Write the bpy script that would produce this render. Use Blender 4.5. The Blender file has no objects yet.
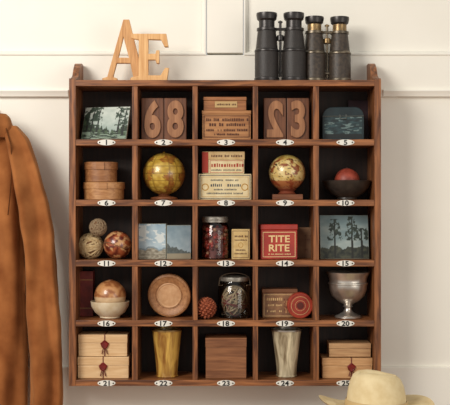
import bpy, bmesh, math, random
from mathutils import Vector, Matrix, Euler, noise
random.seed(7)
S=0.003; CZ=1.5; D=3.0; DEP=0.165
def wx(px,y=0): return (px-225)*S*(D+y)/D
def wz(py,y=0): return CZ+(202.5-py)*S*(D+y)/D
scn=bpy.context.scene
try:
    scn.view_settings.view_transform='Standard'
    scn.view_settings.look='None'
except Exception: pass

# ---------------- materials ----------------
def lin(c):
    r=[]
    for v in c:
        v=v/255.0
        r.append(v/12.92 if v<=0.04045 else ((v+0.055)/1.055)**2.4)
    return (r[0],r[1],r[2],1)
_m={}
def M(name,c1,c2=None,f=4,rough=.5,metal=0,bump=0,st=(1,1,1),detail=5,dist=0,lo=.3,hi=.7,kind='noise',sheen=0,coat=0,spec=.5):
    if name in _m: return _m[name]
    m=bpy.data.materials.new(name); m.use_nodes=True; _m[name]=m
    nt=m.node_tree; b=nt.nodes['Principled BSDF']
    b.inputs['Roughness'].default_value=rough; b.inputs['Metallic'].default_value=metal
    b.inputs['Specular IOR Level'].default_value=spec
    if sheen:
        b.inputs['Sheen Weight'].default_value=sheen
        b.inputs['Sheen Tint'].default_value=lin((230,190,140))
    if coat: b.inputs['Coat Weight'].default_value=coat; b.inputs['Coat Roughness'].default_value=.1
    b.inputs['Base Color'].default_value=lin(c1)
    if c2 or bump:
        tc=nt.nodes.new('ShaderNodeTexCoord'); mp=nt.nodes.new('ShaderNodeMapping')
        mp.inputs['Scale'].default_value=st
        nt.links.new(tc.outputs['Object'],mp.inputs['Vector'])
        if kind=='voronoi':
            n=nt.nodes.new('ShaderNodeTexVoronoi'); out=n.outputs['Distance']
        else:
            n=nt.nodes.new('ShaderNodeTexNoise'); n.inputs['Detail'].default_value=detail
            n.inputs['Distortion'].default_value=dist; out=n.outputs['Fac']
        n.inputs['Scale'].default_value=333.0/f
        nt.links.new(mp.outputs['Vector'],n.inputs['Vector'])
        if c2:
            r=nt.nodes.new('ShaderNodeValToRGB')
            r.color_ramp.elements[0].position=lo; r.color_ramp.elements[1].position=hi
            r.color_ramp.elements[0].color=lin(c1); r.color_ramp.elements[1].color=lin(c2)
            nt.links.new(out,r.inputs['Fac']); nt.links.new(r.outputs['Color'],b.inputs['Base Color'])
        if bump:
            bp=nt.nodes.new('ShaderNodeBump'); bp.inputs['Strength'].default_value=bump
            bp.inputs['Distance'].default_value=0.002
            nt.links.new(out,bp.inputs['Height']); nt.links.new(bp.outputs['Normal'],b.inputs['Normal'])
    return m
def wood(name,c1,c2,g='x',f=2.0,rough=.45,bump=.15,coat=0,lo=.32,hi=.68):
    st={'x':(.08,1,1),'z':(1,1,.08),'y':(1,.08,1)}[g]
    return M(name,c1,c2,f=f,rough=rough,bump=bump,st=st,detail=8,dist=.6,lo=lo,hi=hi,coat=coat)
def vcol(name,rough=.5,coat=0,metal=0):
    if name in _m: return _m[name]
    m=bpy.data.materials.new(name); m.use_nodes=True; _m[name]=m
    nt=m.node_tree; b=nt.nodes['Principled BSDF']; b.inputs['Roughness'].default_value=rough
    b.inputs['Coat Weight'].default_value=coat; b.inputs['Metallic'].default_value=metal
    a=nt.nodes.new('ShaderNodeAttribute'); a.attribute_name='Col'
    nt.links.new(a.outputs['Color'],b.inputs['Base Color'])
    return m
def glassm():
    if 'jar_glass' in _m: return _m['jar_glass']
    m=bpy.data.materials.new('jar_glass'); m.use_nodes=True; _m['jar_glass']=m
    nt=m.node_tree; nt.nodes.remove(nt.nodes['Principled BSDF']); o=nt.nodes['Material Output']
    t=nt.nodes.new('ShaderNodeBsdfTransparent'); t.inputs['Color'].default_value=(.95,.97,.95,1)
    g=nt.nodes.new('ShaderNodeBsdfGlossy'); g.inputs['Roughness'].default_value=.08
    fr=nt.nodes.new('ShaderNodeFresnel'); fr.inputs['IOR'].default_value=1.6
    mx=nt.nodes.new('ShaderNodeMixShader')
    nt.links.new(fr.outputs[0],mx.inputs[0]); nt.links.new(t.outputs[0],mx.inputs[1]); nt.links.new(g.outputs[0],mx.inputs[2])
    nt.links.new(mx.outputs[0],o.inputs['Surface'])
    return m

# ---------------- building helpers ----------------
cur=None; K=1.0
def begin(name,loc=(0,0,0),k=1.0,rot=(0,0,0)):
    global cur,K
    e=bpy.data.objects.new(name,None); e.empty_display_size=.02
    bpy.context.collection.objects.link(e)
    e.location=loc; e.rotation_euler=[math.radians(a) for a in rot]
    cur=e; K=k; return e
def add(name,V,F,mat,smooth=False,ang=35,M4=None):
    me=bpy.data.meshes.new(name)
    V=[Vector(v) for v in V]
    if M4 is not None: V=[M4@v for v in V]
    me.from_pydata([v*K for v in V],[],F); me.materials.append(mat); me.update()
    bm=bmesh.new(); bm.from_mesh(me); bmesh.ops.recalc_face_normals(bm,faces=bm.faces); bm.to_mesh(me); bm.free()
    if smooth:
        me.polygons.foreach_set('use_smooth',[True]*len(me.polygons))
        me.set_sharp_from_angle(angle=math.radians(ang))
    o=bpy.data.objects.new(name,me); bpy.context.collection.objects.link(o)
    if cur: o.parent=cur
    return o
def TR(loc=(0,0,0),rot=(0,0,0)):
    return Matrix.Translation(loc)@Euler([math.radians(a) for a in rot]).to_matrix().to_4x4()
def box(name,x0,x1,y0,y1,z0,z1,mat,bev=0,M4=None):
    V=[(x,y,z) for x in (x0,x1) for y in (y0,y1) for z in (z0,z1)]
    F=[(0,1,3,2),(4,6,7,5),(0,4,5,1),(2,3,7,6),(0,2,6,4),(1,5,7,3)]
    o=add(name,V,F,mat,M4=M4)
    if bev:
        bm=bmesh.new(); bm.from_mesh(o.data)
        bmesh.ops.bevel(bm,geom=bm.edges[:],offset=bev*K,segments=2,affect='EDGES',profile=.5)
        bm.to_mesh(o.data); bm.free()
    return o
HOLLOW={'turned_ring','ring','band','lid_band','medallion','rim_band','cup_rim','label_ring'}
def lathe(name,prof,mat,M4=None,seg=48,sx=1,sy=1,ang=35,fn=None):
    V=[];F=[];n=len(prof)
    for i in range(seg):
        a=2*math.pi*i/seg
        for r,z in prof: V.append((max(r,.0001)*math.cos(a)*sx,max(r,.0001)*math.sin(a)*sy,z))
    for i in range(seg):
        j=(i+1)%seg
        for q in range(n-1): F.append((i*n+q,j*n+q,j*n+q+1,i*n+q+1))
    if name not in HOLLOW:
        if prof[0][0]>0.001: F.append(tuple(i*n for i in range(seg))[::-1])
        if prof[-1][0]>0.001: F.append(tuple(i*n+n-1 for i in range(seg)))
    if fn: V=[fn(Vector(v)) for v in V]
    return add(name,V,F,mat,True,ang,M4)
def ball(name,r,mat,c=(0,0,0),seg=40,cf=None,sc=(1,1,1)):
    bm=bmesh.new(); bmesh.ops.create_uvsphere(bm,u_segments=seg,v_segments=seg*3//4,radius=1)
    V=[tuple(v.co) for v in bm.verts]; F=[[v.index for v in f.verts] for f in bm.faces]; bm.free()
    P=[(v[0]*r*sc[0]+c[0],v[1]*r*sc[1]+c[1],v[2]*r*sc[2]+c[2]) for v in V]
    o=add(name,P,F,mat,True,80)
    if cf:
        at=o.data.color_attributes.new('Col','FLOAT_COLOR','POINT')
        for i,v in enumerate(V): at.data[i].color=lin(cf(Vector(v)))
    return o
def tube(name,pts,rad,mat,seg=8,closed=False,sy=1.0,M4=None,wob=None):
    pts=[Vector(p) for p in pts]; n=len(pts)
    if not hasattr(rad,'__len__'): rad=[rad]*n
    V=[];F=[]; up=None
    for i,p in enumerate(pts):
        if closed: t=(pts[(i+1)%n]-pts[i-1])
        else: t=pts[min(i+1,n-1)]-pts[max(i-1,0)]
        t.normalize()
        if up is None:
            up=Vector((0,-1,0)) if abs(t.y)<.9 else Vector((1,0,0))
        up=(up-t*up.dot(t)).normalized(); sd=t.cross(up)
        for s in range(seg):
            a=2*math.pi*s/seg
            r=rad[i]*(wob(i/(n-1),a) if wob else 1)
            V.append(p+sd*math.cos(a)*r+up*math.sin(a)*r*sy)
    for i in range(n if closed else n-1):
        j=(i+1)%n
        for s in range(seg):
            t=(s+1)%seg; F.append((i*seg+s,i*seg+t,j*seg+t,j*seg+s))
    if not closed:
        F.append(tuple(range(seg))); F.append(tuple((n-1)*seg+s for s in range(seg)))
    return add(name,V,F,mat,True,60,M4)
def text(name,s,size,mat,M4,ext=.2,off=0,sx=1.0,bev=0,mirror=False):
    cu=bpy.data.curves.new(name,'FONT'); cu.body=s; cu.size=size; cu.extrude=ext; cu.offset=off
    cu.bevel_depth=bev; cu.align_x='CENTER'; cu.align_y='CENTER'; cu.resolution_u=6
    t=bpy.data.objects.new('t',cu); bpy.context.collection.objects.link(t)
    dg=bpy.context.evaluated_depsgraph_get(); dg.update()
    me=bpy.data.meshes.new_from_object(t.evaluated_get(dg))
    bpy.data.objects.remove(t)
    me.name=name; me.materials.clear(); me.materials.append(mat)
    xs=[v.co.x for v in me.vertices]; ys=[v.co.y for v in me.vertices]
    cx=(min(xs)+max(xs))/2; cy=(min(ys)+max(ys))/2
    for v in me.vertices:
        c=Vector(((v.co.x-cx)*sx*(-1 if mirror else 1),v.co.y-cy,v.co.z))
        c=Vector((c.x,-c.z,c.y)); v.co=(M4@c)*K
    bm=bmesh.new(); bm.from_mesh(me); bmesh.ops.recalc_face_normals(bm,faces=bm.faces); bm.to_mesh(me); bm.free()
    o=bpy.data.objects.new(name,me); bpy.context.collection.objects.link(o)
    if cur: o.parent=cur
    return o
def outline(name,loops,mat,y0,th,bev=.4):
    cu=bpy.data.curves.new(name,'CURVE'); cu.dimensions='2D'; cu.fill_mode='BOTH'; cu.extrude=th/2-bev; cu.bevel_depth=bev; cu.bevel_resolution=1
    for lp in loops:
        sp=cu.splines.new('POLY'); sp.points.add(len(lp)-1); sp.use_cyclic_u=True
        for i,(x,z) in enumerate(lp): sp.points[i].co=(x,z,0,1)
    t=bpy.data.objects.new('t',cu); bpy.context.collection.objects.link(t)
    dg=bpy.context.evaluated_depsgraph_get(); dg.update()
    me=bpy.data.meshes.new_from_object(t.evaluated_get(dg)); bpy.data.objects.remove(t)
    me.materials.clear(); me.materials.append(mat); me.name=name
    for v in me.vertices: v.co=Vector((v.co.x,y0-v.co.z,v.co.y))*K
    bm=bmesh.new(); bm.from_mesh(me); bmesh.ops.recalc_face_normals(bm,faces=bm.faces); bm.to_mesh(me); bm.free()
    o=bpy.data.objects.new(name,me); bpy.context.collection.objects.link(o)
    if cur: o.parent=cur
    return o
def panel(name,x0,x1,z0,z1,y,fn,mat,nx=90,nz=66,M4=None):
    V=[];F=[];C=[]
    for j in range(nz+1):
        for i in range(nx+1):
            u=i/nx;v=j/nz; V.append((x0+(x1-x0)*u,y,z0+(z1-z0)*v)); C.append(lin(fn(u,v)))
    for j in range(nz):
        for i in range(nx):
            a=j*(nx+1)+i; F.append((a,a+1,a+nx+2,a+nx+1))
    o=add(name,V,F,mat,M4=M4)
    at=o.data.color_attributes.new('Col','FLOAT_COLOR','POINT')
    for i,c in enumerate(C): at.data[i].color=c
    return o
def print_lines(name,rows,mat,y,M4=None):
    """worn, illegible small print: rows of (x0,x1,z,h)"""
    V=[];F=[]
    for x0,x1,z,h in rows:
        x=x0
        while x<x1:
            w=random.uniform(.5,1.0)*h*.55
            if random.random()>.13:
                b=len(V); hh=h*random.uniform(.75,1)
                V+= [(x,y,z),(x+w,y,z),(x+w,y,z+hh),(x,y,z+hh)]; F.append((b,b+1,b+2,b+3))
            x+=w+h*.28
    return add(name,V,F,mat,M4=M4)
def frame(name,x0,x1,z0,z1,t,y,mat,M4=None):
    V=[(x0,y,z0),(x1,y,z0),(x1,y,z1),(x0,y,z1),(x0+t,y,z0+t),(x1-t,y,z0+t),(x1-t,y,z1-t),(x0+t,y,z1-t)]
    F=[(0,1,5,4),(1,2,6,5),(2,3,7,6),(3,0,4,7)]
    return add(name,V,F,mat,M4=M4)
def mix(a,b,t):
    t=max(0,min(1,t)); return tuple(a[i]*(1-t)+b[i]*t for i in range(3))
def nz(x,y,z=0,o=3):
    return noise.fractal(Vector((x,y,z)),1.0,2.0,o)

# ---------------- room ----------------
wallm=M('wall_cream_paint',(238,234,222),(242,238,227),f=60,rough=.55,bump=0)
trimm=M('trim_cream_paint',(241,237,225),(244,241,231),f=60,rough=.45)
W=DEP; WB=W+.06
begin('wall_back')
def wbox(n,x0,x1,py0,py1,y0,mat=wallm,bev=.002):
    box(n,wx(x0,W),wx(x1,W),y0,WB,wz(py1,W),wz(py0,W),mat,bev)
wbox('panel_upper_left',-500,204,-400,60,W+.014)
wbox('panel_upper_right',246,900,-400,60,W+.014)
wbox('stile_upper',207,243,-400,53,W)
wbox('rail_middle',-500,900,55,97,W)
wbox('panel_lower',-500,900,94,372,W+.012)
box('rail_lower',wx(-500,W),wx(900,W),W,WB,.0,wz(367,W),wallm,.002)
def moulding(n,x0,x1,py0,py1):
    X0,X1,Z0,Z1=wx(x0,W),wx(x1,W),wz(py1,W),wz(py0,W); t=.012
    prof=[(0,W+.0135),(.0,W-.004),(.004,W-.005),(.008,W+.001),(.012,W+.009),(.014,W+.0138)]
    V=[];F=[]
    for d,y in prof: V+=[(X0+d,y,Z0+d),(X1-d,y,Z0+d),(X1-d,y,Z1-d),(X0+d,y,Z1-d)]
    for i in range(len(prof)-1):
        for c in range(4):
            e=(c+1)%4; F.append((i*4+c,i*4+e,(i+1)*4+e,(i+1)*4+c))
    add(n,V,F,trimm,True,30)
moulding('panel_moulding_left',-480,206,-390,55)
moulding('panel_moulding_right',244,880,-390,55)
begin('trim_1')
def cap(n,x0,x1):
    prof=[(0,0),(-.010,0),(-.012,-.004),(-.009,-.009),(-.006,-.014),(-.004,-.02),(0,-.022)]
    z=wz(90,W); V=[];F=[]
    for X in (wx(x0,W),wx(x1,W)):
        for dy,dz in prof: V.append((X,W+dy,z+dz))
    q=len(prof)
    for i in range(q): F.append((i,(i+1)%q,(i+1)%q+q,i+q))
    F+= [tuple(range(q)),tuple(range(q,2*q))]
    add(n,V,F,trimm,True,30)
cap('cap_rail_left',-500,68.5); cap('cap_rail_right',383,900)
begin('floor')
box('floor_boards',-3,3,-4,WB,-.05,0,wood('floor_oak',(120,80,48),(160,112,70),'x',f=14),0)

# ---------------- cabinet ----------------
cabx=wood('cabinet_walnut_h',(84,46,24),(166,106,62),'x',f=3.4,rough=.42,lo=.36,hi=.66)
cabz=wood('cabinet_walnut_v',(80,44,23),(160,101,58),'z',f=3.4,rough=.42,lo=.36,hi=.66)
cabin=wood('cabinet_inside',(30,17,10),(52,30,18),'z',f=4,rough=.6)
begin('wall_cubby_shelf')
FZ=[wz(p) for p in (139.3,199.8,260.2,320.4,380.2)]
colx=[(75.5,132),(137.5,192.5),(197.5,253),(258,313.5),(319,374.5)]
def side(n,x0,x1):
    X0,X1=wx(x0),wx(x1); z0=wz(386); zt=wz(80)
    pts=[(0,z0),(DEP,z0),(DEP,wz(58))]
    for i in range(9):
        a=i/8; pts.append((DEP-.005-.05*a, wz(58)+.004*math.sin(a*math.pi)-0.004*a))
    pts+= [(DEP-.075,wz(64)),(DEP-.10,wz(73)),(DEP-.13,wz(77)),(.006,wz(78)),(0,wz(79.5))]
    q=len(pts); V=[(X0,y,z) for y,z in pts]+[(X1,y,z) for y,z in pts]
    F=[(i,(i+1)%q,(i+1)%q+q,i+q) for i in range(q)]+[tuple(range(q)),tuple(range(q,2*q))]
    o=add(n,V,F,cabz)
side('side_left',69,75.5); side('side_right',374.5,381)
box('top_board',wx(75.5),wx(374.5),0,DEP,wz(86),wz(80),cabx,.001)
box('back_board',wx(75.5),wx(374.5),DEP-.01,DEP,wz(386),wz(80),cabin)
for i,(a,b) in enumerate([(139.3,145.5),(199.8,206),(260.2,266.5),(320.4,326.5),(380.2,386)]):
    box(f'shelf_{i+1}',wx(75.5),wx(374.5),.001,DEP-.01,wz(b),wz(a),cabx,.0012)
for i in range(4):
    x0,x1=colx[i][1],colx[i+1][0]
    tops=[86]+[145.5,206,266.5,326.5]; bots=[139.3,199.8,260.2,320.4,380.2]
    for r in range(5):
        box(f'divider_{i+1}_{r+1}',wx(x0),wx(x1),.002,DEP-.01,wz(bots[r]),wz(tops[r]),cabz,.001)
enam=M('enamel_white',(232,230,220),rough=.25)
inkm=M('black_ink',(18,16,15),rough=.5)
screw=M('dark_screw',(50,40,30),rough=.4,metal=.6)
lx=[106.5,163.5,226,285,345.5]
for r in range(5):
    pz=[142.4,202.9,263.4,323.5,383.2][r]
    for c in range(5):
        X,Z=wx(lx[c]),wz(pz)
        lathe(f'number_plate_{r*5+c+1}',[(.027,0),(.027,.001),(.026,.0016)],enam,M4=TR((X,.0008,Z),(90,0,0)),seg=40,sy=.33)
        text(f'numeral_{r*5+c+1}',str(r*5+c+1),.0205,inkm,TR((X,-.0010,Z)),ext=.0003,off=.0006,sx=1.15)
        for s in(-1,1):
            lathe('pin',[(.0022,0),(.0022,.001)],screw,M4=TR((X+s*.0205,-.0007,Z),(90,0,0)),seg=12)

def cell(name,px,row,y=.075,rot=(0,0,0)):
    k=S*(D+y)/D
    return begin(name,(wx(px,y),y,FZ[row]),k,rot)
G=.15

# ---------------- row 1 ----------------
art=vcol('painted_canvas',.6)
edge=M('canvas_edge',(150,150,135),rough=.7)
def picture(name,px,row,w,h,fn,y=.05,lean=10,yaw=0,th=2.5,edgem=None):
    e=cell(name,px,row,y,(-lean,0,yaw))
    box('board',-w/2,w/2,-th,0,G,h,edgem or edge,.3)
    panel('painting',-w/2+.3,w/2-.3,G+.3,h-.3,-th-.06,fn,art)
    return e
def p_forest(u,v):
    sky=mix((140,158,150),(206,214,204),v+.3*nz(u*5,v*5))
    g=mix((20,32,26),(70,90,62),.5+nz(u*14,v*14,3))
    hor=.26+.55*abs(u-.62)+.18*nz(u*7,1.3)+.10*nz(u*20,7)
    c=g if v<hor else sky
    for tx in (.1,.2,.33,.8,.92):
        if abs(u-tx-.04*(v-.5))<.010+.012*(1-v) and v<.93: c=(24,28,24)
        if v>.4 and nz((u-tx)*12+tx*9,v*9,2)>.04 and abs(u-tx)<.09: c=mix(c,(40,58,44),.9)
    if v<.22 and nz(u*5,v*22,4)>.05: c=(128,146,128)
    return c
picture('forest_landscape_painting',104,0,48,36,p_forest,y=.045,lean=22,yaw=-14)

wt=wood('type_block_wood',(88,52,32),(120,74,46),'z',f=2.5)
wtd=wood('type_block_face',(134,88,56),(170,120,82),'z',f=2.5)
def typeblock(px,row,ch,mir,w=22,h=42,yaw=0):
    cell('letterpress_type_block',px,row,.07,(0,0,yaw))
    box('block',-w/2,w/2,-7,7,G,h,wt,.5)
    text('numeral',ch,h*1.14,wtd,TR((0,-7.8,h/2)),ext=.9,off=1.5,sx=(w-4)/(h*.50)*.80,bev=.25,mirror=mir)
typeblock(153,0,'6',False); typeblock(175.7,0,'8',False)
typeblock(274.5,0,'2',True); typeblock(297.5,0,'3',False)

bxm=wood('box_wood_mid',(150,98,56),(182,130,82),'x',f=2.2)
bxd=wood('box_wood_dark',(88,52,32),(120,76,48),'x',f=2.2)
brn=M('print_brown',(80,40,22),rough=.7)
def woodbox(w,d,h,z,mat,x=0,y=0,lid=.3,yaw=0,pre=''):
    T=TR((x,y,z),(0,0,yaw))
    box(pre+'body',-w/2,w/2,-d/2,d/2,G,h*(1-lid)-.2,mat,.35,T)
    box(pre+'lid',-w/2-.3,w/2+.3,-d/2-.3,d/2+.3,h*(1-lid),h,mat,.35,T)
cell('printed_wooden_box',226.5,0,.07)
woodbox(48,28,29,0,bxm,lid=.12)
print_lines('worn_print',[(-20,20,18.5,3),(-17,17,13.5,3.2),(-20,20,8.5,2.4),(-12,12,4.5,2)],brn,-14.5)
frame('print_border',-22.5,22.5,2.5,24,.6,-14.45,brn)
cell('small_wooden_box',225,0,.07); cur.location.z+=29.1*K
woodbox(42,24,13.5,0,wood('box_wood_red',(134,82,46),(168,112,68),'x',f=2),lid=.25)
box('paper_label',-10,12,-12.6,-12.2,3,9,M('paper_tan',(190,160,110),rough=.8),0)
print_lines('worn_print',[(-8,10,5,2)],brn,-12.7)

def p_teal(u,v):
    c=mix((16,32,36),(42,68,72),.5+nz(u*6,v*8,9))
    if nz(u*4,v*12,5)>.30: c=(96,116,114)
    if v<.2: c=(14,22,24)
    return c
cell('framed_dark_card',361,0,.125,(-8,0,4)); 
box('card',-12,9,-2,0,G,42,M('card_maroon_dark',(60,30,34),(40,24,34),f=12,rough=.6),.3)
cell('painted_trinket_box',343,0,.06,(0,0,-6))
tealm=M('trinket_teal',(26,44,48),(18,30,34),f=8,rough=.35)
def arch(w,h,r,n=8):
    L=[(-w/2,G),(w/2,G)]
    for i in range(n+1):
        a=math.pi/2*i/n; L.append((w/2-r+r*math.cos(a),h-r+r*math.sin(a)))
    for i in range(n+1):
        a=math.pi/2+math.pi/2*i/n; L.append((-w/2+r+r*math.cos(a),h-r+r*math.sin(a)))
    return L
outline('body',[arch(40,32,9)],tealm,0,20,.6)
panel('painted_front',-18.5,18.5,2,23,-10.1,p_teal,art,60,40)
tube('lid_seam',[(-20.2,-10.2,23.5),(0,-10.4,23.5),(20.2,-10.2,23.5)],.5,M('tin_dull',(96,100,96),rough=.4,metal=.7))
tube('clasp',[(-3,-10.5,25),(-3,-10.8,21),(3,-10.8,21),(3,-10.5,25)],.5,_m['tin_dull'])

# ---------------- row 2 ----------------
shk=wood('bentwood_tan',(158,106,62),(192,142,92),'x',f=2.5)
shk2=wood('bentwood_brown',(134,86,50),(170,118,74),'x',f=2.5)
def bent(name,px,row,y,zoff,r,h,mat,sx=1,sy=1):
    cell(name,px,row,y); cur.location.z+=zoff*K
    lathe('body',[(r-.5,G),(r,G+.4),(r,h*.62)],mat,sx=sx,sy=sy,seg=56)
    lathe('lid',[(r+.2,h*.62),(r+.8,h*.62+.2),(r+.8,h-.5),(r+.2,h),(0,h)],mat,sx=sx,sy=sy,seg=56)
    box('lap_joint',-3,5,-r*sy-1.0,-r*sy-.2,h*.62,h-.6,mat,.1)
bent('bentwood_oval_box',104,1,.07,0,20,17.5,shk,1,.85)
bent('bentwood_round_box',101,1,.07,17.6,16,20,shk2,1,.9)

def glb(c1,c2,c3,seed):
    def fn(d):
        lat=math.asin(max(-1,min(1,d.z))); lon=math.atan2(d.y,d.x)
        n=nz(d.x*1.7+seed,d.y*1.7,d.z*1.7,4)
        c=mix(c1,c2,.5+nz(d.x*5,d.y*5+seed,d.z*5)) 
        if n>.12: c=mix(c3,c2,.25+nz(d.x*9,d.y*9,d.z*9))
        if 0.09<n<.13: c=mix(c,(60,36,16),.7)
        if abs(((lat/math.radians(20))+.5)%1-.5)<.045 or abs(((lon/math.radians(24))+.5)%1-.5)<.04: c=mix(c,(90,62,26),.45)
        return c
    return fn
gm=vcol('globe_varnish',.3,.5)
base=wood('stand_wood',(96,52,28),(134,80,46),'x',f=2)
cell('small_world_globe',164,1,.078)
ball('sphere',21,gm,(0,0,26),96,glb((208,176,78),(172,136,50),(150,92,40),2.2))
lathe('stand',[(13,G),(14,1),(13,2.6),(7,3.4),(5,4.5),(6.5,6.4),(0,6.0)],base)
ball('pole_knob',1.4,M('brass_old',(170,128,58),rough=.3,metal=1),(0,0,47.5))
cell('vintage_map_ball',287,1,.072)
def fball(d):
    c=mix((222,200,140),(196,164,92),.5+nz(d.x*4,d.y*4,d.z*4))
    n=nz(d.x*3+5,d.y*3,d.z*3+1,4)
    if n>.22: c=mix((120,60,34),(150,90,50),nz(d.x*9,d.y*9,d.z*9)+.5)
    if abs(nz(d.x*2.5,d.y*2.5+3,d.z*2.5,2))<.035: c=(66,52,36)
    if d.z<-.45: c=mix(c,(150,66,40),.6)
    if d.z>.75: c=mix(c,(190,170,80),.6)
    return c
ball('sphere',18.2,gm,(0,0,27),96,fball)
box('stand_block',-15,15,-12,12,G,5.5,base,.5)
lathe('stand_ring',[(8,5.5),(9,6.2),(8,7.2),(7,8.5),(9.5,10.8),(8.5,11.2),(0,9)],M('ring_red',(120,58,36),rough=.5))

cr=M('label_cream',(226,212,172),(206,186,140),f=10,rough=.7)
inkb=M('print_blue_black',(60,66,72),rough=.7); inkr=M('print_red',(160,50,34),rough=.7)
inkg=M('print_ochre',(176,132,60),rough=.7)
cell('vintage_label_box',225,1,.07)
box('body',-26,26,-15,13,G,25.5,cr,.4)
frame('border_outer',-25,25,1.2,24.5,.7,-15.08,inkb); frame('border_inner',-23,23,3,22.7,.4,-15.08,inkg)
print_lines('worn_print',[(-14,14,18.5,1.8),(-16,16,13,3.0),(-12,12,9.3,1.8),(-18,18,5.5,1.8)],inkb,-15.1)
for s in(-1,1): lathe('medallion',[(3.6,0),(3.6,.1),(2.6,.12),(2.6,.05)],inkg,TR((s*19.5,-15.0,12.5),(90,0,0)),seg=24)
cell('vintage_candy_box',223.5,1,.072); cur.location.z+=25.7*K
box('body',-20.5,20.5,-12,12,G,14,cr,.4)
box('lid',-21,21,-12.6,12.6,14,22,M('label_buff',(206,182,134),(184,150,100),f=8,rough=.7),.4)
box('red_side',-21.1,-15,-12.8,-12.4,1,21.5,inkr,.05)
print_lines('worn_print_red',[(-12,18,6.8,3.6)],inkr,-12.1)
print_lines('worn_print',[(-12,18,3,1.6)],inkb,-12.1); print_lines('lid_print',[(-12,18,16.5,2.4)],brn,-12.75)
frame('border',-13.5,19.6,1.2,13.2,.5,-12.1,inkr)

cell('wooden_trinket_bowl',347,1,.078)
lathe('bowl',[(9,G),(10,1),(9.5,2.4),(16,6),(22,12),(25,19),(24,19.4),(20,12.8),(14,7),(0,5)],M('bowl_black',(38,35,32),(60,52,46),f=6,rough=.35),sy=.92)
cell('rust_red_ball',347,1,.078); 
ball('sphere',12.6,M('rust_red',(168,74,54),(124,50,38),f=5,rough=.5,bump=.2),(0,0,19),40)
ball('stem_dimple',1.2,M('dark_stem',(60,30,24),rough=.6),(0,0,31.4),16)

# ---------------- row 3 ----------------
def yarn(name,px,row,y,z,r,mat,core,loops=34,t=.8):
    cell(name,px,row,y); cur.location.z+=z*K
    ball('core',r*.93,core,(0,0,r),24)
    for l in range(loops):
        ax=Vector((random.gauss(0,1),random.gauss(0,1),random.gauss(0,1))).normalized()
        b=ax.orthogonal().normalized(); c=ax.cross(b)
        off=random.uniform(-.35,.35)*r; rr=math.sqrt(r*r-off*off)-t*.3
        P=[ax*off*.97+(b*math.cos(a)+c*math.sin(a))*rr*.97+Vector((0,0,r)) for a in [2*math.pi*i/36 for i in range(36)]]
        tube('strand',P,t,mat,5,True)
stc=M('string_cream',(214,192,148),(178,146,100),f=2,rough=.85); stb=M('string_dark',(120,84,54),rough=.9)
yarn('string_ball',90.5,2,.085,0,12.8,stc,stb,26,1.0)
yarn('string_ball',98,2,.05,23,8.8,M('string_grey',(160,138,108),(114,90,66),f=2,rough=.85),stb,20,.8)
cell('lacquered_wooden_ball',117.5,2,.06)
def fr(d):
    a=math.atan2(d.z,d.x)+1.6*d.y
    k=math.sin(a*5+2*nz(d.x*2,d.y*2,d.z*2))
    return mix((92,34,22),(160,84,50),.5+k*.7) if nz(d.x*3,d.y*3,d.z*3)<.27 else (198,150,102)
ball('sphere',14,gm,(0,0,14.2),64,fr)
tube('seam',[(14.1*math.cos(a)*.98,14.1*math.sin(a)*.98-0,14.2+3*math.sin(a*2)) for a in [2*math.pi*i/40 for i in range(40)]],.5,stb,6,True)

def p_sea(u,v):
    c=mix((184,200,206),(136,162,178),v*.8+.5*nz(u*3,v*4))
    if nz(u*3+2,v*6+4)>.1 and v>.4: c=mix(c,(222,224,218),.75)
    hor=.27+.10*nz(u*3,2)
    if v<hor: c=mix((120,112,96),(170,164,146),.5+nz(u*8,v*22,1))
    elif v<hor+.05: c=(126,142,150)
    return c
def p_sea2(u,v):
    c=mix((168,184,190),(122,144,156),v+.4*nz(u*3,v*4,4))
    if v<.42-.25*u+.08*nz(u*9,0): c=mix((96,104,102),(74,82,80),.5+nz(u*9,v*9))
    if v<.16: c=(150,140,118)
    return c
cell('seascape_painting_block',164.5,2,.05,(0,0,0))
box('block_left',-27.5,1.5,-1,22,G,35.5,edge,.3)
panel('painting_left',-27.2,1.2,.5,35.2,-1.07,p_sea,art,60,66)
box('block_right',2,26.5,-2,8,G,34,edge,.3,TR((0,0,0),(0,0,10)))
panel('painting_right',2.3,26.2,.5,33.7,-2.07,p_sea2,art,60,66,TR((0,0,0),(0,0,10)))

gl=glassm(); tin=M('tin_grey',(170,166,156),(128,122,112),f=4,rough=.4,metal=.6)
cell('glass_jar_of_red_beads',215,2,.072)
lathe('glass',[(12.8,G),(13.6,1),(13.8,4),(13.8,32),(12,36),(11,37.5)],gl)
lathe('lid',[(12,36.5),(12.6,36.7),(12.6,41.5),(12,42.3),(0,42.3)],tin)
lathe('lid_band',[(12.6,38.3),(13.1,38.6),(13.1,39.6),(12.6,39.9)],tin)
rb=M('bead_red',(196,72,58),(140,40,34),f=3,rough=.35); rb2=M('bead_dark',(112,46,40),rough=.4)
rb3=M('bead_tan',(190,140,110),rough=.4)
lathe('core_fill',[(10.6,1),(10.6,31),(0,31)],rb2,seg=24)
for i in range(170):
    a=random.uniform(0,6.283); z=random.uniform(2.2,32.5); r=11.4 if z<31 else random.uniform(0,11)
    ball('bead',1.9,random.choice([rb,rb,rb,rb2,rb2,rb3]),(r*math.cos(a),r*math.sin(a),z),8)
cell('ivory_matchbox',241,2,.06,(0,0,-4))
box('sleeve',-9,9,-6,6,G,30,M('ivory_paper',(216,190,134),(190,156,96),f=7,rough=.7),.4)
frame('border',-8,8,1.5,28.5,.5,-6.08,brn)
print_lines('worn_print',[(-6,6,22,2.0),(-6,6,18.5,1.6),(-5,5,8.5,1.6),(-6,6,5,1.6)],brn,-6.1)
lathe('medallion',[(2.6,0),(2.6,.1),(2.0,.1),(2.0,0)],inkg,TR((0,-6.0,14.3),(90,0,0)),seg=20)

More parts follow.
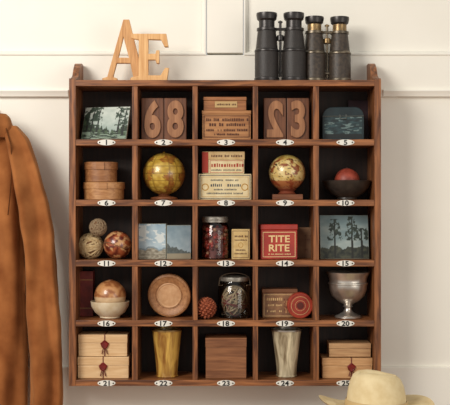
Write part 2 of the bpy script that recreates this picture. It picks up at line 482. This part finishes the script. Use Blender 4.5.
redt=M('tin_red',(178,52,36),(150,40,30),f=14,rough=.4)
gold=M('letter_cream',(232,200,144),rough=.6)
cell('red_lettered_tin',278,2,.05,(0,0,8))
box('body',-18.5,18.5,-6,8,G,29.5,redt,.8); box('lid',-19,19,-6.5,8.5,29.5,35,redt,.8)
frame('border',-16.5,16.5,2.5,27.5,.6,-6.1,gold)
text('word_top','TITE',9.6,gold,TR((0,-6.2,20.6)),.1,.2,1.15); text('word_bottom','RITE',9.6,gold,TR((0,-6.2,11.6)),.1,.2,1.15)
print_lines('worn_print',[(-11,11,4.8,1.4)],gold,-6.15)
cell('cream_paper_packet',301,2,.105,(0,0,-4))
box('packet',-11.5,10.5,-3,3,G,31,M('packet_brown',(120,88,58),(92,62,40),f=8,rough=.7),.3)
print_lines('worn_print',[(4,9,22,1.6),(4,9,18,1.6),(4,9,8,1.6)],brn,-3.08)

def p_pines(u,v):
    c=mix((160,172,168),(104,126,130),v+.5*nz(u*2.5,v*5,3))
    if v<.26+.10*nz(u*5,2): c=mix((30,36,32),(70,72,56),.5+nz(u*12,v*12))
    for tx,top in ((.30,.92),(.66,.97),(.86,.7)):
        if abs(u-tx)<.012+.010*(1-v) and v<top: c=(28,30,26)
        w=.17*(1.05-v)+.06
        if .42<v<top and abs(u-tx)<w and nz((u)*13+tx*7,v*11,2)>-.02: c=mix((26,38,34),(54,66,54),.5+nz(u*20,v*20))
    return c
picture('pine_tree_painting',344.5,2,49,44,p_pines,y=.06,lean=9,yaw=3)

# ---------------- row 4 ----------------
cell('maroon_book',86.5,3,.125,(0,0,0))
bk=M('book_maroon',(128,44,36),(92,28,26),f=9,rough=.6)
box('cover_left',-8.5,-7.5,-8,7,G,45,bk,.2)
box('pages',-7.5,6.5,-7.5,6,1,44,M('pages',(200,184,150),rough=.8,),.1)
box('cover_right',6.5,7.5,-8,7,G,45,bk,.2); box('spine',-8.5,7.5,-9,-8,G,45,bk,.3)
for z in(8,36): box('spine_band',-8.5,7.5,-9.3,-8.9,z,z+1,M('band_gilt',(150,104,60),rough=.5),.1)
cell('white_stone_bowl',110,3,.062)
lathe('bowl',[(9,G),(10,.8),(10,2),(15,6),(18.6,12),(19.4,17),(18.4,17),(14,9),(0,5.6)],M('bowl_ivory',(228,214,186),(206,186,150),f=8,rough=.35))
cell('turned_wooden_ball',110.2,3,.062)
def fw(d):
    c=mix((204,150,98),(140,82,46),.5+.8*math.sin(d.z*9+nz(d.x*2,d.y*2,d.z*2)*4)*.5)
    if d.z<-.05: c=mix(c,(226,206,170),.65)
    return c
ball('sphere',15.8,gm,(0,0,22.2),64,fw)
lathe('button',[(2.4,37.5),(2.4,38.4),(0,38.6)],base,seg=20)

cell('turned_wooden_plate',169,3,.075,(0,0,-8))
T=TR((0,4,22.3),(96,0,0))
lathe('rim',[(0,-3.5),(15,-3.5),(20.5,-1),(22,2.5),(21.4,4.6),(19.6,5.4),(16,4.4),(12.6,3.2),(0,3.0)],M('plate_wood',(158,106,66),(194,142,96),f=3,rough=.4,bump=.1),T,64)
lathe('well',[(12.8,3.1),(12.6,4.0),(11.8,4.3),(11.0,3.8),(6,4.1),(0,4.2)],M('plate_pale',(214,170,126),(194,144,100),f=4,rough=.5),T,64)
for rr,z in((18.6,5.2),(13.4,3.6)): lathe('turned_ring',[(rr,z-.4),(rr+.2,z+.25),(rr+.5,z-.4)],bxd,T,64)

cell('pine_cone',206,3,.035)
cm=M('cone_rust',(182,98,62),(120,56,36),f=3,rough=.8)
ball('core',8.5,cm,(0,0,11.2),24)
N=110
for i in range(N):
    z=1-2*(i+.5)/N; a=i*2.39996; q=math.sqrt(1-z*z); d=Vector((q*math.cos(a),q*math.sin(a),z))
    R=(d+Vector((0,0,.6))).to_track_quat('Z','Y').to_matrix().to_4x4()
    lathe('scale',[(1.3,0),(1.75,1.4),(1.2,2.9),(0,3.4)],cm,Matrix.Translation(Vector((0,0,11.0))+d*7.9)@R,8,sy=.6)
cell('glass_jar_of_twine',234.5,3,.08)
lathe('glass',[(15,G),(16.3,1),(16.6,4),(16.6,30),(14.6,34),(13.4,36),(13.4,40)],gl)
lathe('rim_band',[(13.4,36.5),(14.2,36.8),(14.4,38.5),(14.2,40.5),(13.4,41)],tin)
wire=M('wire_rust',(120,100,80),rough=.4,metal=.6)
tw=M('twine_grey',(190,168,136),(132,108,82),f=2,rough=.85)
tube('bail',[(15*math.cos(a),-2,38+6.5*math.sin(a)) for a in [math.pi*i/20 for i in range(21)]],.45,wire,6)
for s in(-1,1): tube('bail_clip',[(s*15,-2,38),(s*15.6,-3,32),(s*12,-11.5,33)],.4,wire,6)
for i in range(26):
    ax=Vector((random.gauss(0,1),random.gauss(0,1),random.gauss(0,.8))).normalized()
    b=ax.orthogonal().normalized(); c=ax.cross(b); rr=random.uniform(10,13.6); zc=random.uniform(13,19)
    P=[(b*math.cos(a)+c*math.sin(a))*rr for a in [2*math.pi*j/30 for j in range(30)]]
    tube('coil',[(p.x,p.y,max(1.8,zc+p.z*1.05)) for p in P],.75,tw if i%6 else rb2,5,True)

cell('old_tobacco_tin',279.5,3,.085)
box('body',-17.5,17,-9,9,G,25,M('tin_tan',(150,108,72),(104,68,46),f=9,rough=.5),.8); box('lid',-18,17.5,-9.5,9.5,25,29,M('tin_brown',(120,78,52),rough=.4,metal=.4),.6)
ltan=M('label_tan',(206,170,118),rough=.7)
frame('border',-16,15,2,23.5,.5,-9.1,ltan); print_lines('worn_print',[(-13,2,17.5,3),(-12,2,12,2),(-13,2,6,2)],ltan,-9.15)
def medal(u,v): return mix((190,146,98),(90,44,30),.5+nz(u*6,v*6))
panel('picture_patch',4,13,5,20,-9.12,medal,art,14,14)
cell('round_red_tin',300,3,.045)
T=TR((0,3,13.3),(94,0,4))
lathe('can',[(12.2,-3),(13,-2.6),(13,3.5),(12.4,4.3),(11.4,4.4),(11,3.8),(0,3.8)],M('tin_rust_red',(170,66,46),(140,46,34),f=8,rough=.4),T,48)
for r0,r1 in((8.9,9.3),(5.0,5.3)): lathe('ring',[(r0,3.7),(r0,4.0),(r1,4.0),(r1,3.7)],ltan,T,40)
lathe('center',[(3.6,3.7),(3.6,4.0),(0,4.05)],M('dark_red_center',(90,30,24),rough=.5),T,24)

sil=M('silver_tarnished',(226,220,210),(170,162,152),f=14,rough=.3,metal=.85)
cell('silver_trophy_bowl',348,3,.070)
lathe('bowl',[(13,G),(13.6,.8),(13,2.2),(9,3.6),(5,6),(3.4,9),(3.6,10.5),(5.2,11.4),(3.8,12.6),(5,14),(11,17),(16,22),(18.6,28),(19.2,34),(18.6,37),(19.2,40),(21.4,44.5),(21.8,45.6),(21,46),(18.2,41),(17.6,36),(17.6,28),(14,21),(0,16)],sil,seg=64,ang=50)
lathe('band',[(19.2,33.5),(19.9,34),(19.9,35),(19.0,35.8)],sil,seg=64)

# ---------------- row 5 ----------------
wax=M('wax_red',(128,30,24),(90,16,14),f=3,rough=.35,bump=.2); rib=M('ribbon_dark',(104,40,30),rough=.7)
def sealbox(name,px,row,y,z,w,d,h,mat,sx=0,seal=True,yaw=0,hang=0):
    cell(name,px,row,y,(0,0,yaw)); cur.location.z+=z*K
    woodbox(w,d,h,0,mat,lid=.38)
    if seal:
        f=-d/2-.5
        lathe('wax_seal',[(0,0),(3.6,0),(4.0,.8),(3.0,1.7),(2.5,1.3),(0,1.3)],wax,TR((sx,f,h*.55),(90,0,0)),24,fn=lambda v:Vector((v.x*(1+.10*math.sin(5*math.atan2(v.y,v.x))),v.y*(1+.1*math.cos(4*math.atan2(v.y,v.x))),v.z)))
        box('ribbon_band',sx-.5,sx+.5,f-.15,f+.3,G,h,rib,.05)
        box('ribbon_top',sx-.5,sx+.5,-d/2,d/2,h,h+.25,rib,.05)
        for q in(-1,1): tube('ribbon_tail',[(sx,f-.8,h*.5),(sx+q*1.6,f-1.2,h*.32),(sx+q*2.6,f-.8,h*.12)],.5,rib,6)
bx1=wood('cedar_pale',(206,166,118),(228,194,148),'x',f=2)
sealbox('sealed_wooden_box',105,4,.075,0,50,30,21.3,bx1)
sealbox('sealed_wooden_box',104.5,4,.075,21.6,48,28,21.5,bx1,sx=2)
sealbox('sealed_wooden_box',345.5,4,.075,0,49,30,20,wood('cedar_tan',(184,136,90),(212,168,120),'x',f=2),sx=4)
sealbox('plain_wooden_box',348.5,4,.078,20.6,41,25,13.5,wood('cedar_dull',(164,122,84),(194,154,110),'x',f=2),seal=False)

def horn(name,px,c1,c2,rb_,rt,h,rimm):
    cell(name,px,4,.07)
    m=M(name+'_horn',c1,c2,f=8,rough=.25,st=(1,1,.2),detail=3,dist=1.0,lo=.34,hi=.66,coat=.5)
    P=[(rb_+.4,G),(rb_+.8,.8),(rb_,2)]
    for i in range(1,9):
        t=i/8; P.append((rb_+(rt-rb_)*(t**1.25),2+(h-2)*t))
    P+=[(rt-.9,h),(rt-1.2,h-3),(rb_-1,4),(0,3)]
    lathe('cup',P,m,seg=56)
    lathe('cup_rim',[(rt-.3,h-1.6),(rt+.35,h-1.4),(rt+.45,h+.1),(rt-1,h+.2),(rt-1.1,h-1.6)],rimm,seg=56)
brs=M('brass_worn',(190,156,100),(124,98,62),f=4,rough=.35,metal=.8)
horn('amber_horn_cup',167,(128,80,30),(220,178,90),10.5,15,47.3,brs)
horn('grey_horn_cup',286.5,(120,104,78),(228,214,180),9.8,15,47.3,sil)
cell('wooden_cube_box',226,4,.075)
woodbox(40,32,40,0,wood('cube_brown',(112,68,40),(156,104,66),'x',f=3),lid=.22)

# ---------------- top of cabinet ----------------
TOPZ=wz(80)
oak=wood('letter_oak',(186,130,76),(220,170,112),'z',f=2,rough=.5)
def topo(name,px,y,rot=(0,0,0)): return begin(name,(wx(px,y),y,TOPZ),S*(D+y)/D,rot)
topo('wooden_letter_a',124,.085)
def sh(L,ox): return [(x-ox,80-y+.3 -.0) for x,y in L]
A_out=[(124,17.5),(129,17.5),(143,74),(147,76),(147,79.9),(131,79.9),(131,76),(134,74.5),(131,60),(116.5,60),(112.6,74.5),(117,76),(117,79.9),(103,79.9),(103,76),(108,74.5)]
A_in=[(123.6,32),(117.8,55.5),(129.8,55.5)]
outline('letter',[sh(A_out,124),sh(A_in,124)],oak,0,7,.5)
topo('wooden_letter_e',149,.05)
E=[(132,33),(166,33),(168,45),(165,45),(161.5,38),(148,37.5),(148,53),(156,53),(157,49.5),(159,49.5),(159,61.5),(157,61.5),(156,58),(148,58),(148,74.5),(161,74.5),(165.5,67),(168.5,67),(166.5,79.9),(132,79.9),(132,76.5),(139.5,75),(139.5,38),(132,36.5)]
outline('letter',[sh(E,149)],wood('letter_oak2',(206,152,94),(232,186,128),'z',f=2,rough=.5),0,7,.5)

blk=M('leather_black',(30,26,24),(50,44,40),f=1.2,rough=.5,bump=.5)
blk2=M('leather_worn_brown',(40,33,28),(74,62,50),f=2.5,rough=.5,bump=.4)
bmet=M('metal_blackened',(56,53,52),rough=.32,metal=.5)
bmet2=M('metal_worn_grey',(128,116,98),(74,68,60),f=5,rough=.34,metal=.7)
def binoc(px,y,gap,r,h,yaw,accent,lea,met):
    topo('antique_binoculars',px,y,(0,0,yaw))
    for s in(-1,1):
        T=TR((s*gap/2,0,0))
        lathe('objective_rim',[(r-1.5,.05),(r,.1),(r+.3,1),(r+.3,4),(r-.2,4.6)],met,T)
        lathe('lower_barrel',[(r-.3,4.5),(r-.3,h*.42),(r-.8,h*.45)],lea,T)
        lathe('collar',[(r-.6,h*.43),(r+.1,h*.44),(r+.1,h*.46),(r-1.2,h*.48)],met,T)
        lathe('upper_barrel',[(r-1.2,h*.48),(r-3.0,h*.72),(r-3.2,h*.74)],lea,T)
        lathe('upper_collar',[(r-3.4,h*.74),(r-2.2,h*.745),(r-2.2,h*.78),(r-4.4,h*.79)],met,T)
        lathe('eye_tube',[(r-4.4,h*.79),(r-4.4,h*.89)],accent,T)
        lathe('eye_cup',[(r-4.4,h*.885),(r-2.6,h*.91),(r-1.8,h*.97),(r-2,h),(r-3.4,h),(r-5.5,h*.96),(0,h*.955)],bmet,T)
    for z,t in((h*.13,2.4),(h*.75,2.6)):
        box('bridge',-gap/2,gap/2,-2,2,z,z+t,met,.6)
    lathe('hinge_rod',[(1.3,h*.08),(1.3,h*.86)],met,seg=16)
    lathe('focus_wheel',[(3.2,h*.60),(3.7,h*.61),(3.7,h*.67),(3.2,h*.68)],accent,seg=28)
    lathe('rod_cap',[(2.2,h*.86),(2.4,h*.88),(0,h*.9)],accent,seg=20)
binoc(280.3,.06,27,12.3,69,0,bmet,blk,bmet)
binoc(327,.085,25.5,11.4,66,4,M('brass_dark',(168,140,98),(110,90,62),f=4,rough=.35,metal=.7),blk2,bmet2)

# ---------------- jacket ----------------
sued=M('suede_tan',(128,74,38),(166,106,60),f=26,rough=.95,bump=.05,sheen=.3,lo=.3,hi=.7,detail=8,spec=.1)
seam=M('suede_seam',(92,54,28),rough=.9,spec=.1)
begin('suede_jacket')
def jl(name,secs,nseg=72,mat=sued,fold=.006,ff=9,seed=0):
    """loft: secs = (cx px, py, halfwidth px, y center, y half depth)"""
    V=[];F=[]
    R=[]
    for i in range(len(secs)-1):
        for j in range(12):
            t=j/12
            R.append([secs[i][q]*(1-t)+secs[i+1][q]*t for q in range(5)])
    R.append(list(secs[-1])); n=len(R)
    for _ in range(10):
        Q=[list(r) for r in R]
        for i in range(1,n-1):
            for q in range(5): R[i][q]=(Q[i-1][q]+2*Q[i][q]+Q[i+1][q])/4
    for i,(cx,py,hw,yc,yh) in enumerate(R):
        for s in range(nseg):
            a=2*math.pi*s/nseg; ca,sa=math.cos(a),math.sin(a)
            px=cx+hw*(abs(ca)**.85)*(1 if ca>0 else -1)
            y=yc+yh*(abs(sa)**.8)*(1 if sa>0 else -1)
            d=(math.sin(a*ff+seed+2.4*noise.noise(Vector((a*.7,py*.009,seed))))*.7+1.7*noise.noise(Vector((px*.05,py*.013,seed+sa)))+.5*noise.noise(Vector((px*.09,py*.045,seed+3+sa))))*fold*min(1,(i/n)*2.2+.25)
            X=wx(px,yc); Z=wz(py,yc)
            V.append((X+d*ca*.6,min(y+d*sa*(1.8 if sa<0 else .3),W-.006),Z))
    for i in range(n-1):
        for s in range(nseg):
            t=(s+1)%nseg; F.append((i*nseg+s,i*nseg+t,(i+1)*nseg+t,(i+1)*nseg+s))
    F.append(tuple(range(nseg))); F.append(tuple((n-1)*nseg+s for s in range(nseg)))
    return add(name,V,F,mat,True,70)
jl('body',[(-8,121,14,.085,.03),(-12,135,30,.085,.04),(-20,165,44,.09,.045),(-26,205,50,.095,.045),(-30,270,54,.095,.045),(-34,350,58,.095,.05),(-38,430,62,.095,.052),(-40,470,64,.095,.052)],nseg=110,ff=8,seed=1.3,fold=.011)
jl('sleeve_right',[(10,126,7,.07,.02),(17,139,12,.06,.035),(25,165,14,.05,.045),(32,195,15.5,.042,.05),(39,240,16.5,.036,.052),(43,290,17,.032,.052),(45,340,17.5,.03,.05),(46.5,385,16.5,.03,.047),(47,425,16,.03,.045)],nseg=80,ff=4,seed=4.1,fold=.010)
jl('cuff_right',[(47,422,16.6,.03,.047),(47,440,16.2,.03,.046)],nseg=56,ff=5,seed=4.1,fold=.003)
jl('sleeve_left',[(-32,128,6,.07,.02),(-44,145,12,.06,.035),(-62,190,16,.05,.05),(-78,290,18,.04,.052),(-84,390,17,.035,.047),(-85,440,16,.035,.045)],nseg=56,ff=5,seed=8.1,fold=.008)
jl('collar',[(-8,114,14,.078,.03),(-8,118,18,.075,.045),(-7,127,20,.07,.055),(-6,138,17,.07,.058)],nseg=64,ff=3,seed=2,fold=.004)
def jt(n,P,r=.0016): tube(n,[(wx(x,y),y,wz(z,y)) for x,z,y in P],r,seam,6)
jt('armhole_seam',[(6,128,.035),(11,145,.012),(12,170,.004),(10,195,.012),(8,215,.022)],.0018)
begin('coat_peg')
tube('peg',[(wx(-8,W),W,wz(114,W)),(wx(-8,W),.10,wz(113,W)),(wx(-8,W),.06,wz(110,W))],[.009,.008,.007],base,12)
ball('knob',.013,base,(wx(-8,W),.055,wz(109,W)),20)
lathe('rosette',[(.022,0),(.022,.006),(.014,.012)],base,TR((wx(-8,W),W,wz(114,W)),(90,0,0)))

# ---------------- hat on box on table ----------------
HY=-.25
begin('side_table')
tw_=wood('table_wood',(96,58,34),(130,84,52),'x',f=6)
X=wx(378,HY)
box('top',X-.3,X+.3,-.5,.05,.72,.75,tw_,.004)
for a in(-.26,.26):
    for b in(-.46,.01): tube('leg',[(X+a,b,.72),(X+a,b,.4),(X+a*1.02,b,0.0)],[.022,.018,.014],tw_,12)
begin('hat_box',(X,HY,.75))
hb=M('hatbox_paper',(150,120,86),(128,98,66),f=12,rough=.7)
lathe('body',[(.075,0.0005),(.075,.12)],hb); lathe('lid',[(.079,.12),(.079,.168),(.077,.17),(0,.17)],hb)
felt=M('hat_felt_cream',(214,192,146),(228,210,168),f=9,rough=.85,bump=.08,spec=.2)
begin('cream_felt_hat',(X-.006,HY,.922),1,(0,2,12))
def hatf(v):
    r=math.hypot(v.x,v.y); a=math.atan2(v.y,v.x); x,y,z=v
    if r>.0875:
        t=(r-.082)/.075
        z+= .030*t*t*abs(math.cos(a))**1.5 - .006*t*abs(math.sin(a))**2+.004*math.sin(3*a)*t
    if z>.05 and r<.082:
        k=(z-.05)/.06
        y*=1-.16*k*(.5+.5*math.cos(a))
        if r<.05: z-=.018*math.exp(-(y/.018)**2)
        z-=.012*k*(-x/.08)*-1*.6
    return Vector((x,y,z))
P=[(.155,.004),(.158,.007),(.15,.009),(.125,.008),(.1,.007),(.09,.009),(.085,.015),(.082,.03),(.079,.055),(.074,.08),(.066,.098),(.054,.108),(.04,.112),(.03,.111),(.02,.11),(.01,.109),(0,.109)]
lathe('felt',P,felt,seg=96,fn=hatf,ang=80)
lathe('underside',[(.155,.004),(.12,.003),(.09,.003),(.0,.003)],felt,seg=96,fn=hatf,ang=80)
lathe('band',[(.0865,.014),(.0872,.018),(.0842,.034),(.083,.036)],M('hat_band',(198,170,120),rough=.7),seg=64)

# ---------------- camera & light ----------------
cam=bpy.data.cameras.new('camera'); co=bpy.data.objects.new('camera',cam); bpy.context.collection.objects.link(co)
co.location=(0,-D,CZ); co.rotation_euler=(math.radians(90),0,0)
cam.sensor_width=36; cam.lens=36*D/(450*S); scn.camera=co
def area(name,loc,tgt,size,power,col):
    l=bpy.data.lights.new(name,'AREA'); l.energy=power; l.size=size; l.color=col
    o=bpy.data.objects.new(name,l); bpy.context.collection.objects.link(o); o.location=loc
    o.rotation_euler=(Vector(tgt)-Vector(loc)).to_track_quat('-Z','Y').to_euler()
area('window_light_key',(-2.0,-2.6,2.9),(0,0,1.5),1.4,94,(1,.95,.88))
area('soft_fill',(2.4,-3.2,1.8),(0,0,1.4),1.8,26,(1,.93,.83))  # weak fill lamp from the front right, not a window
w=bpy.data.worlds.new('world'); scn.world=w; w.use_nodes=True
w.node_tree.nodes['Background'].inputs['Color'].default_value=(1,.97,.92,1)
w.node_tree.nodes['Background'].inputs['Strength'].default_value=.5
